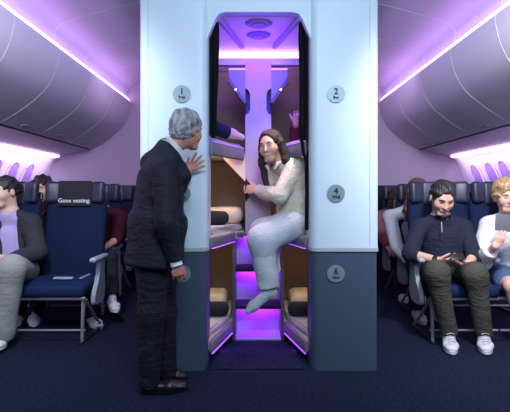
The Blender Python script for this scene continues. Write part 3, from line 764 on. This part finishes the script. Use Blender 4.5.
jk += [cone(pp(167, 158, 2.63), S['sh'][0], .068, .060, .05), cone(pp(166, 157, 2.64), S['sh'][1], .068, .058, .05), cone(pp(167, 150, 2.63), pp(163, 165, 2.63), .066, .085, .04)]
jk += [cone(S['sh'][0], S['el'][0], .070, .062, .012), cone(S['el'][0], S['el'][0]+.05*nrm(S['wr'][0]-S['el'][0]), .062, .056, .012),
       elc(S['el'][0], S['wr'][0]+V3((.0, 0, .012)), (.055, .055), (.046, .044), (1, 0, .2), .02, flat=True, rnd=.01),
       cone(S['sh'][1], S['el'][1], .060, .054, .05), elc(S['el'][1], S['wr'][1]-V3((.002, 0, .02)), (.052,)*2, (.042,)*2, (1, 0, .2), .02, flat=True, rnd=.01)]
# the neck opening and the back vent
jk += [elc(pp(174, 150, 2.65), pp(181, 138, 2.67), (.040, .040), (.064, .060), (.5, -.85, 0), .008, op='s'), cone(pp(176, 162, 2.58), pp(184, 176, 2.58), .050, .045, .03), cone(pp(163, 146, 2.66), pp(150, 164, 2.74), .035, .05, .05), cone(pp(165.5, 149, 2.60), pp(173, 159, 2.53), .046, .048, .02)]
jacket = sdf_obj('suit_jacket', jk, SUIT, M, .006, folds(.004, 30, 2.0))
b = BM()
for k, (x, y) in enumerate(((190, 216), (188, 232))):
    bmesh.ops.create_uvsphere(b, u_segments=8, v_segments=6, radius=.009)
    for v in list(b.verts)[-0 or 0:]: pass
    b.free(); b = BM()
    bmesh.ops.create_uvsphere(b, u_segments=8, v_segments=6, radius=.008, matrix=Matrix.Translation(P(184-k*2, y, 2.50))); obj('button', b, BLACKP, jacket); b = BM()
b.free()
sdf_obj('suit_trousers', trouser_prims(S, (.108, .080, .078, .064), k=.04, pel=(.15, .125)), SUIT, M, .006, folds(.006, 24, 5.0, (.6, .2, 1)))
collar('shirt_collar', pp(171, 152, 2.64), (.42, .15, 1), fw, .062, .060, cloth('white_shirt', (.75, .77, .8)), M, gap=.9, t=.004)
b = BM(); pts = catmull([tuple(P(x, y, Y)) for x, y, Y in ((163, 138, 2.66), (167, 140, 2.58), (173, 146, 2.535), (180, 154, 2.545), (184, 163, 2.57))], 4)
for q in pts: pass
lo = [b.verts.new(Vector(q)+Vector((.001, 0, -.004))) for q in pts]; hi = [b.verts.new(Vector(q)+Vector((.018, .010, .016))) for q in pts]
for k in range(len(pts)-1): b.faces.new((lo[k], lo[k+1], hi[k+1], hi[k]))
bmesh.ops.solidify(b, geom=list(b.faces), thickness=.006); obj('collar_edge', b, cloth('white_shirt', (.75, .77, .8)), M)
ring('shirt_cuff', S['wr'][0]+.006*nrm(S['hands'] and (.2, 0, -1)), (.3, 0, -1), .034, .03, cloth('white_shirt', (.75, .77, .8)), M)
ring('shirt_cuff', S['wr'][1]+V3((.004, 0, .0)), (.70, .10, .60), .033, .02, cloth('white_shirt', (.75, .77, .8)), M)
LE = mat('black_polished_leather', (.008, .008, .010), .3, coat=.25)
shoe('dress_shoe', pp(149, 380, 2.60), pp(189, 389, 2.64), LE, M, 1.0, dress=True)
shoe('dress_shoe', pp(166, 374, 2.80), pp(189, 379, 2.81), LE, M, .95, dress=True)

# ---- woman sitting on the edge of the middle bunk
W = thing('person', 'smiling long-haired person in a cream shirt leaning out of the middle bunk', 'person', P(292, 236, 3.30))
SW = skinmat('fair', (.66, .38, .29))
S = dict(s=1.0, pelvis=pp(297, 222, 3.36), chest=pp(292, 184, 3.36), neck=pp(280, 161, 3.34),
         sh=[pp(276, 170, 3.44), pp(296, 165, 3.28)], el=[pp(268, 194, 3.48), pp(280, 196, 3.20)], wr=[pp(256, 190, 3.50), pp(258, 190, 3.40)],
         hip=[pp(288, 226, 3.38), pp(290, 226, 3.26)], kn=[pp(264, 232, 3.42), pp(262, 240, 3.22)], an=[pp(272, 276, 3.46), pp(269, 292, 3.24)])
S['head'] = Head(pp(271, 147, 3.30), (-.46, -.86, -.10), (-.16, .03, 1), 1.04)
S['hands'] = [handp(S['wr'][0], (-1, .05, .15), (.1, .9, -.2), (0, -.3, 1), .9, curls=[1.0, 1.1, 1.1, 1.1], spread=.03)]
S['hands'].append(handp(S['wr'][1], (-.95, .35, .05), (.2, .9, 0), (0, -.2, 1), .88, curls=[.9, 1.0, 1.1, 1.1], spread=.03))
sdf_obj('body', body_prims(S), SW, W, .0055)
h = S['head']; h.face(W, mat('brown_brow', (.06, .035, .025), .8), mat('lip_rose', (.50, .16, .15), .4), smile=True)
hp_ = h.haircap(.012, .102, -.09)
hp_ += [cone(h.w(.078, -.005, .02), h.w(.088, .012, -.10), .026, .030, .03), cone(h.w(.088, .012, -.10), h.w(.085, .02, -.30), .030, .022, .03), cone(h.w(.085, .02, -.30), h.w(.070, .025, -.37), .022, .008, .03)]
hp_ += [cone(h.w(-.078, -.012, .02), h.w(-.095, -.02, -.12), .028, .036, .03), cone(h.w(-.095, -.02, -.12), h.w(-.10, -.01, -.24), .034, .018, .03), cone(h.w(0, -.08, 0), h.w(0, -.10, -.18), .07, .05, .04)]
sdf_obj('hair', hp_, mat('dark_brown_hair', (.022, .011, .008), .75, bump=.5, scale=40, var=.4, stretch=(1, 1, .2)), W, .0055, hairdisp(h, .0012))
CRM = cloth('cream_shirt', (.70, .64, .55), bump=.4, scale=90, fold=.6)
tp = top_prims(S, ch_r=(.145, .12), pv_r=(.165, .14), sleeve=(.068, .062, .060, .046), cut=(.75, .90))
shirt = sdf_obj('shirt', tp+[elc(h.w(0, -.03, -.10), pp(280, 162, 3.33), (.05, .05), (.05, .05), (1, 0, 0), .01, op='s')], CRM, W, .006, folds(.0075, 40, 1.0, (.8, .3, -.7)))
collar('shirt_collar', pp(280, 164, 3.335), (-.4, -.35, 1), (-.5, -.85, 0), .066, .016, CRM, W, gap=1.6)
ring('cuff', V3(S['wr'][1])+(V3(S['el'][1])-V3(S['wr'][1]))*.10, nrm(V3(S['wr'][1])-V3(S['el'][1])), .047, .035, CRM, W)
b = BM()
for q in (-1, 1):       # two pointed collar flaps
    c = h.w(q*.030, .045, -.150)
    tube(b, [h.w(q*.060, -.01, -.118), h.w(q*.045, .035, -.132), h.w(q*.022, .062, -.168)], [.012, .015, .005], 8)
obj('collar_flap', b, CRM, W)
PT = cloth('pale_trousers', (.55, .60, .68), bump=.3)
sdf_obj('trousers', trouser_prims(S, (.118, .104, .100, .082), ends=(.9, .90), k=.05, pel=(.17, .16)), PT, W, .0065, folds(.005, 26, 4.0, (.5, .1, 1)))
SOCK = cloth('grey_sock', (.36, .42, .48), bump=.5, scale=120)
def sock(an, toe, s, par):
    a, t_ = V3(an), V3(toe); d = nrm(t_-a); L_ = np.linalg.norm(t_-a)
    sdf_obj('sock', [cone(a+V3((0, 0, .07)), a, .042*s, .040*s, .02), cone(a+V3((.012, 0, -.020)), a+d*.03, .034*s, .040*s, .03), cone(a+d*.03*s, a+d*L_*.72, .041*s, .036*s, .03), cone(a+d*L_*.70, t_-d*.02, .036*s, .022*s, .02),
                     cone(a+V3((.018, 0, -.03)), a+V3((.018, 0, -.03)), .032*s, .032*s, .03)], SOCK, par, .005, folds(.002, 70, 1))
sock(pp(270, 291, 3.24), pp(246, 313, 3.10), 1.05, W)
sock(pp(273, 283, 3.46), pp(262, 298, 3.38), .95, W)

# ---- seated figures
def seated(spec): pass
# man with phone, front row right
MP = thing('person', 'dark-haired person in a navy pullover looking down at a phone', 'person', P(450, 270, 3.75))
SKA = skinmat('olive', (.58, .34, .25))
S = dict(s=1.16, pelvis=pp(446, 272, 3.80), chest=pp(443, 236, 3.80), neck=pp(441, 217, 3.77),
         sh=[pp(463, 227, 3.77), pp(419, 227, 3.77)], el=[pp(474, 256, 3.62), pp(410, 254, 3.62)], wr=[pp(466, 266, 3.47), pp(437, 260, 3.46)],
         hip=[pp(458, 274, 3.76), pp(433, 274, 3.76)], kn=[pp(475, 274, 3.32), pp(437, 272, 3.32)], an=[pp(484, 334, 3.36), pp(449, 334, 3.36)])
S['head'] = Head(pp(442, 198, 3.66), (-.05, -.86, -.50), (0, -.50, .86), 1.16)
S['hands'] = [handp(S['wr'][0], (-.92, -.15, .10), (-.1, .5, .8), (.2, -.5, .6), 1.05, curls=[.7, .8, .8, .8], spread=.05),
              handp(S['wr'][1], (.95, -.2, -.05), (.1, .5, .8), (-.1, -.4, .8), 1.05, curls=[.6, .7, .7, .7], spread=.05)]
sdf_obj('body', body_prims(S), SKA, MP, .006)
h = S['head']; h.face(MP, mat('black_brow', (.02, .015, .012), .8), mat('lip_olive', (.38, .17, .14), .5), eyes='closed')
BH = mat('black_hair', (.012, .010, .010), .5, bump=.5, scale=60)
sdf_obj('hair', h.haircap(.010, .086, -.035), BH, MP, .006, hairdisp(h, .003))
NV = cloth('navy_pullover', (.016, .020, .036), bump=.4, scale=260)
tp = top_prims(S, ch_r=(.172, .120), pv_r=(.150, .125), sleeve=(.063, .056, .055, .045), cut=(.30, .34))
tp += [elc(h.w(0, -.02, -.10), pp(441, 216, 3.74), (.05, .05), (.05, .05), (1, 0, 0), .01, op='s')]
pl_ = sdf_obj('pullover', tp, NV, MP, .007, folds(.006, 26, 3.0, (.7, .1, -.7)))
collar('pullover_collar', pp(441, 218, 3.765), (0, -.15, 1), (0, -1, 0), .082, .036, NV, MP, gap=.8)
b = BM(); tube(b, [P(441.5, 222, 3.615), P(442, 232, 3.60)], .004, 6); obj('zip', b, METAL, pl_)
OL = cloth('olive_trousers', (.055, .058, .046), bump=.3)
sdf_obj('trousers', trouser_prims(S, (.098, .076, .072, .054), k=.04, pel=(.160, .12)), OL, MP, .007, folds(.0055, 30, 6.0, (.6, .2, 1)))
WHS = mat('white_sneaker_leather', (.62, .64, .68), .5)
sd = cloth('dark_sock', (.02, .025, .03))
for k in (0, 1):
    a = S['an'][k]; ring('sock', a+V3((0, 0, -.02)), (0, 0, 1), .044, .09, sd, MP)
    tx = (487, 453)[k]
    sh_ = shoe('sneaker', a+V3((0, 0, -.08)), pp(tx, 355, 3.19), WHS, MP, 1.16)
    b = BM(); tp_ = V3(pp(tx, 355, 3.19))
    for j in range(4):
        q = V3(a)*(.25+.12*j)+tp_*(.75-.12*j); q[2] = .095+.014*j
        tube(b, [q+V3((-.03, 0, -.004)), q+V3((0, -.006, .006)), q+V3((.03, 0, -.004))], .0035, 6)
    obj('laces', b, mat('lace_grey', (.35, .37, .42), .8), sh_)
ring('wristwatch', S['wr'][1]+V3((-.012, 0, 0)), nrm(S['wr'][1]-S['el'][1]), .036, .034, BLACKP, MP)
b = BM(); box(b, P(457, 257, 3.34), (.105, .011, .062), .004, Matrix.Rotation(-.10, 4, 'Y') @ Matrix.Rotation(-.75, 4, 'X')); 
tag(obj('smartphone', b, BLACKP), 'black phone held sideways by the dark-haired seated person', 'phone')

# woman with tablet, front row right
WT = thing('person', 'short-haired blonde person in a white sweater reading a tablet at the right edge', 'person', P(503, 275, 3.80))
SKB = skinmat('light', (.62, .38, .30))
S = dict(s=1.12, pelvis=pp(510, 272, 3.80), chest=pp(511, 238, 3.82), neck=pp(509, 215, 3.79),
         sh=[pp(532, 227, 3.79), pp(490, 226, 3.79)], el=[pp(541, 262, 3.65), pp(482, 260, 3.66)], wr=[pp(530, 248, 3.45), pp(495, 246, 3.40)],
         hip=[pp(525, 276, 3.76), pp(501, 276, 3.76)], kn=[pp(552, 282, 3.34), pp(512, 286, 3.34)], an=[pp(560, 350, 3.40), pp(528, 350, 3.40)])
S['head'] = Head(pp(506, 196, 3.70), (-.18, -.93, -.22), (-.06, -.2, .95), 1.10)
S['hands'] = [handp(S['wr'][1], (.42, -.28, .86), (.1, .95, .1), (.9, -.2, -.3), 1.0, curls=[.55, .5, .5, .5], spread=.03), handp(S['wr'][0], (-.3, -.1, .9), (.1, .9, .1), (-.9, -.2, .1), 1.0, curls=[.5, .55, .6, .6])]
sdf_obj('body', body_prims(S), SKB, WT, .0065)
h = S['head']; h.face(WT, mat('blond_brow', (.30, .19, .10), .8), mat('lip_rose', (.50, .16, .15), .4), eyes='closed')
sdf_obj('hair', h.haircap(.022, .070, -.065)+[cone(h.w(-.04, .06, .10), h.w(.05, .055, .095), .034, .034, .02)], mat('blond_hair', (.42, .26, .13), .5, bump=.5, scale=45, var=.35, stretch=(1, 1, .3)), WT, .0065, hairdisp(h, .004))
WS = cloth('white_sweater', (.60, .62, .68), bump=.5, scale=200)
tp = top_prims(S, ch_r=(.165, .13), pv_r=(.170, .135), sleeve=(.078, .078, .072, .046), cut=(.75, .72))
sdf_obj('sweater', tp+[elc(h.w(0, -.02, -.10), pp(509, 215, 3.77), (.055, .055), (.06, .06), (1, 0, 0), .01, op='s')], WS, WT, .007, folds(.007, 26, 9.0, (.7, .1, .7)))
sdf_obj('denim_skirt', trouser_prims(S, (.112, .092, .09, .09), ends=(.0001, .0001), k=.06)[:2]+[cone(S['hip'][1], S['hip'][1]+(S['kn'][1]-S['hip'][1])*.62, .112, .098, .05), cone(S['hip'][0], S['hip'][0]+(S['kn'][0]-S['hip'][0])*.62, .112, .098, .05)], cloth('denim_blue', (.06, .10, .20)), WT, .008, folds(.004, 30, 2))
shoe('sneaker', S['an'][1]+V3((0, 0, -.05)), pp(533, 357, 3.19), WHS, WT, 1.0); shoe('sneaker', S['an'][0]+V3((0, 0, -.05)), pp(565, 357, 3.19), WHS, WT, 1.0)
b = BM(); R_ = Matrix.Rotation(.12, 4, 'Y') @ Matrix.Rotation(-.12, 4, 'X')
box(b, P(507, 223, 3.40), (.185, .011, .135), .005, R_); tag(obj('tablet', b, mat('grey_tablet_back', (.10, .11, .125), .4)), 'grey tablet held up by the blonde person in white', 'tablet')

# woman in cardigan, front row left
WC = thing('person', 'dark-haired person in a grey cardigan and lilac top at the left edge', 'person', P(8, 272, 3.75))
SKC = skinmat('peach', (.62, .40, .31))
S = dict(s=1.12, pelvis=pp(10, 268, 3.78), chest=pp(11, 236, 3.80), neck=pp(10, 213, 3.77),
         sh=[pp(31, 223, 3.77), pp(-10, 225, 3.77)], el=[pp(38, 252, 3.66), pp(-19, 256, 3.62)], wr=[pp(14, 258, 3.48), pp(2, 258, 3.46)],
         hip=[pp(24, 270, 3.76), pp(0, 272, 3.76)], kn=[pp(12, 268, 3.32), pp(-12, 276, 3.30)], an=[pp(3, 338, 3.34), pp(-14, 345, 3.36)])
S['head'] = Head(pp(5, 192, 3.72), (-.38, -.90, -.14), (-.05, -.1, 1), 1.10)
S['hands'] = [handp(S['wr'][0], (-.95, -.2, -.05), (-.1, .3, -.9), (0, -.9, .2), 1.0, curl=.4), handp(S['wr'][1], (.3, -.9, -.1), (.1, .3, -.9), (.9, .2, .2), 1.0, curl=.4)]
sdf_obj('body', body_prims(S), SKC, WC, .0065)
h = S['head']; h.face(WC, mat('black_brow', (.02, .015, .012), .8), mat('lip_rose', (.50, .16, .15), .4), eyes='closed')
sdf_obj('hair', h.haircap(.007, .092, -.03)+[ell(h.w(0, -.120, .01), (.045, .045, .045), None, .015)], BH, WC, .0065, hairdisp(h, .003))
CG = cloth('charcoal_cardigan', (.030, .034, .040), bump=.7, scale=120)
LI = cloth('lilac_tshirt', (.36, .30, .52), bump=.15)
tee = sdf_obj('tshirt', top_prims(S, ch_r=(.158, .122), pv_r=(.150, .130), sleeve=(.058, .050, .05, .05), cut=(0, 0))+[elc(h.w(0, -.02, -.10), pp(9, 213, 3.75), (.05, .05), (.055, .055), (1, 0, 0), .01, op='s')], LI, WC, .007, folds(.005, 26, 2))
cg = top_prims(S, ch_r=(.170, .124), pv_r=(.178, .14), sleeve=(.076, .068, .064, .048), cut=(.95, .95))
cg += [elc(h.w(0, -.02, -.10), pp(9, 217, 3.70), (.055, .055), (.06, .06), (1, 0, 0), .01, op='s'), elc(pp(8, 216, 3.62), pp(5, 275, 3.58), (.045, .12), (.095, .14), (1, 0, 0), .012, flat=True, op='s')]
# sleeves stay whole after the front is opened
cg += [q for q in top_prims(S, sleeve=(.076, .068, .064, .048), cut=(.95, .95)) if False]
cgo = sdf_obj('cardigan', cg+[cone(S['el'][0], S['wr'][0], .068, .052, .02)], CG, WC, .007, folds(.007, 26, 7, (.7, .1, .7)))
LT = cloth('stone_trousers', (.27, .285, .27), bump=.3)
sdf_obj('trousers', trouser_prims(S, (.108, .088, .084, .072), k=.04, pel=(.165, .13)), LT, WC, .007, folds(.006, 26, 3, (.5, .2, 1)))
shoe('sneaker', S['an'][0]+V3((0, 0, -.05)), pp(-6, 352, 3.20), WHS, WC, 1.0); shoe('sneaker', S['an'][1]+V3((0, 0, -.05)), pp(-26, 352, 3.22), WHS, WC, 1.0)

# rows behind: simpler seated people
def rear(name_lab, s, cx, cy_head, Y, top_m, leg_m, skin, hair_m, head_px, fwd, lean=0, el=None, wr=None, hands=True, cutf=(.95, .95), long=False, shoes=None, toes=None, cell=.009):
    T = thing('person', name_lab, 'person', P(cx, 272, Y))
    q = lambda x, y, dy: pp(x, y, Y+dy)
    k = F/Y*.001       # px per mm
    sx_ = 200*s*k; 
    S = dict(s=s, pelvis=q(cx, 262, .05), chest=q(cx+lean*.5, 226, .03), neck=q(cx+lean, 208, .0), sh=[q(cx+lean+sx_, 217, 0), q(cx+lean-sx_, 217, 0)],
             el=el or [q(cx+lean+sx_*1.25, 245, -.15), q(cx+lean-sx_*1.25, 245, -.15)], wr=wr or [q(cx+sx_*.3, 250, -.35), q(cx-sx_*.3, 250, -.35)],
             hip=[q(cx+90*s*k, 262, 0), q(cx-90*s*k, 262, 0)], kn=[q(cx+110*s*k, 258, -.46), q(cx-110*s*k, 258, -.46)])
    S['an'] = shoes or [q(cx+100*s*k, 309, -.46), q(cx-100*s*k, 309, -.46)]
    S['head'] = Head(pp(*head_px), fwd, (0, -.1, 1), s)
    S['hands'] = [handp(S['wr'][i], (-.3 if i == 0 else .3, -.8, -.4), (0, .3, -1), (-1 if i == 0 else 1, 0, 0), s*.95) for i in (0, 1)]
    sdf_obj('body', body_prims(S), skin, T, cell)
    h = S['head']; h.face(T, mat('brown_brow', (.06, .035, .025), .8), mat('lip_rose', (.50, .16, .15), .4))
    hp = h.haircap(.018, .065, -.08)
    if long: hp += [cone(h.w(q_*.085, -.01, .02), h.w(q_*.10, .0, -.16), .032, .04, .03) for q_ in (-1, 1)]+[cone(h.w(q_*.10, 0, -.16), h.w(q_*.09, .02, -.26), .04, .02, .03) for q_ in (-1, 1)]
    sdf_obj('hair', hp, hair_m, T, cell*.8, hairdisp(h, .006 if long else .003))
    tp = top_prims(S, sleeve=(.068, .060, .056, .044), cut=cutf)
    sdf_obj('top', tp+[elc(h.w(0, -.02, -.10), V3(S['neck'])+V3((0, -.05, -.03)), (.05, .05), (.05, .05), (1, 0, 0), .01, op='s')], top_m, T, cell, folds(.006, 26, cx))
    sdf_obj('trousers', trouser_prims(S, (.10, .078, .074, .062), k=.04), leg_m, T, cell, folds(.005, 26, cx))
    for i in (0, 1):
        a = V3(S['an'][i]); to = toes[i] if toes else a+V3((0, -.20, 0)); to = V3(to)
        if not toes: to[2] = .0; a = V3((a[0], a[1], .09))
        shoe('sneaker', a, to, WHS, T, s)
    return T, S
DKT = cloth('dark_trousers', (.02, .022, .032))
rear('dark-haired smiling person peeking between the front seats on the left', 1.08, 40, 190, 4.62, cloth('black_top', (.02, .02, .026)), DKT, SKA, BH, (42, 190, 4.22), (.10, -.98, -.05), lean=2,
     shoes=[pp(34, 316, 4.02), pp(17, 316, 4.02)], toes=[pp(34, 327, 3.86), pp(16, 327, 3.86)], long=True)
rear('person in a maroon short-sleeved top leaning over the left aisle', 1.08, 97, 190, 4.62, cloth('maroon_tshirt', (.045, .006, .018)), DKT, SKA, BH, (84, 196, 4.50), (-.2, -.95, -.2), lean=4,
     el=[pp(116, 240, 4.35), pp(70, 245, 4.45)], wr=[pp(104, 248, 4.10), pp(85, 250, 4.2)], cutf=(0, 0),
     shoes=[pp(112, 294, 4.10), pp(92, 318, 4.00)], toes=[pp(117, 313, 3.90), pp(101, 330, 3.84)])
rear('curly brown-haired person in a pale grey top behind the phone user', 1.10, 427, 195, 4.62, cloth('pale_grey_top', (.33, .34, .39)), DKT, SKB, mat('curly_brown_hair', (.10, .045, .025), .6, bump=.8, scale=50), (418, 193, 4.52), (.2, -.97, -.15), lean=-17, long=True,
     el=[pp(430, 250, 4.45), pp(397, 248, 4.45)], wr=[pp(420, 262, 4.2), pp(408, 262, 4.2)])
rear('person in a dusty pink top in the rearmost row on the right', 1.08, 409, 197, 5.42, cloth('dusty_pink_top', (.20, .075, .095)), DKT, SKA, mat('dark_brown_hair', (.035, .018, .014)), (398, 199, 5.36), (.2, -.97, -.15), lean=-13, long=True,
     el=[pp(404, 240, 5.2), pp(384, 238, 5.2)], wr=[pp(396, 246, 5.0), pp(388, 248, 5.0)])

# ---- person lying in the upper left bunk: a dark sleeve or leg and a bare foot by the rail
UL = thing('person', 'person lying in the upper left bunk, only a dark leg and pale sock showing', 'person', P(190, 140, 3.5))
def lying(T, sx, cloth_m, skin, sockm, hair_m):
    z = 1.735; x = lambda a: X0+sx*a
    S = dict(s=.95, pelvis=(x(.58), 3.70, z), chest=(x(.60), 3.90, z+.02), neck=(x(.62), 3.93, z), sh=[(x(.46), 3.88, z), (x(.70), 3.88, z)],
             el=[(x(.42), 3.75, z-.01), (x(.70), 3.75, z)], wr=[(x(.45), 3.62, z), (x(.66), 3.62, z)], hip=[(x(.54), 3.62, z), (x(.64), 3.62, z)],
             kn=[(x(.46), 3.34, z+.04), (x(.62), 3.34, z+.04)], an=[(x(.245), 3.50, z-.035), (x(.60), 3.30, z-.03)])
    return S
S = lying(UL, -1, None, None, None, None)
S['head'] = Head((X0-.60, 3.92, 1.76), (.1, -.5, .8), (0, .8, .5), .8)
S['chest'] = (X0-.60, 3.84, 1.735); S['neck'] = (X0-.60, 3.87, 1.735)
sdf_obj('body', body_prims(S), SKB, UL, .009); S['head'].face(UL, DK, mat('lip_rose', (.5, .16, .15)), eyes='closed'); sdf_obj('hair', S['head'].haircap(), BH, UL, .009)
sdf_obj('top', top_prims(S), cloth('black_top', (.02, .02, .026)), UL, .009)
sdf_obj('trousers', trouser_prims(S, (.08, .07, .06, .055)), cloth('navy_trousers', (.012, .016, .05)), UL, .008, folds(.004, 30, 1))
a = V3(S['an'][0]); sdf_obj('sock', [cone(a-V3((.03, 0, -.006)), a+V3((.03, 0, 0)), .042, .040, .02), cone(a+V3((.02, 0, 0)), a+V3((.11, .01, -.03)), .040, .026, .02)], cloth('pale_pink_sock', (.62, .42, .44)), UL, .006)
# ---- person in the upper right bunk
UR = thing('person', 'person in a dark red top lying in the upper right bunk, forearm raised', 'person', P(320, 140, 3.5))
S = lying(UR, 1, None, None, None, None); S['head'] = Head((X0+.60, 3.92, 1.76), (.1, -.5, .8), (0, .8, .5), .8)
S['chest'] = (X0+.60, 3.84, 1.735); S['neck'] = (X0+.60, 3.87, 1.735)
S['el'][0] = (X0+.33, 3.70, 1.70); S['wr'][0] = (X0+.315, 3.62, 1.80); S['an'][0] = (X0+.50, 3.30, 1.70)
S['hands'] = [handp(S['wr'][0], (.1, -.2, .6), (.2, 1, .2), (-1, 0, .2), .9, curl=1.0)]
sdf_obj('body', body_prims(S), SKA, UR, .008); S['head'].face(UR, DK, mat('lip_rose', (.5, .16, .15)), eyes='closed'); sdf_obj('hair', S['head'].haircap(), BH, UR, .009)
sdf_obj('top', top_prims(S, sleeve=(.068, .062, .060, .05), cut=(.8, .9)), cloth('dark_red_top', (.11, .012, .03)), UR, .009, folds(.004, 30, 1))
sdf_obj('trousers', trouser_prims(S, (.08, .07, .06, .055)), DKT, UR, .009)
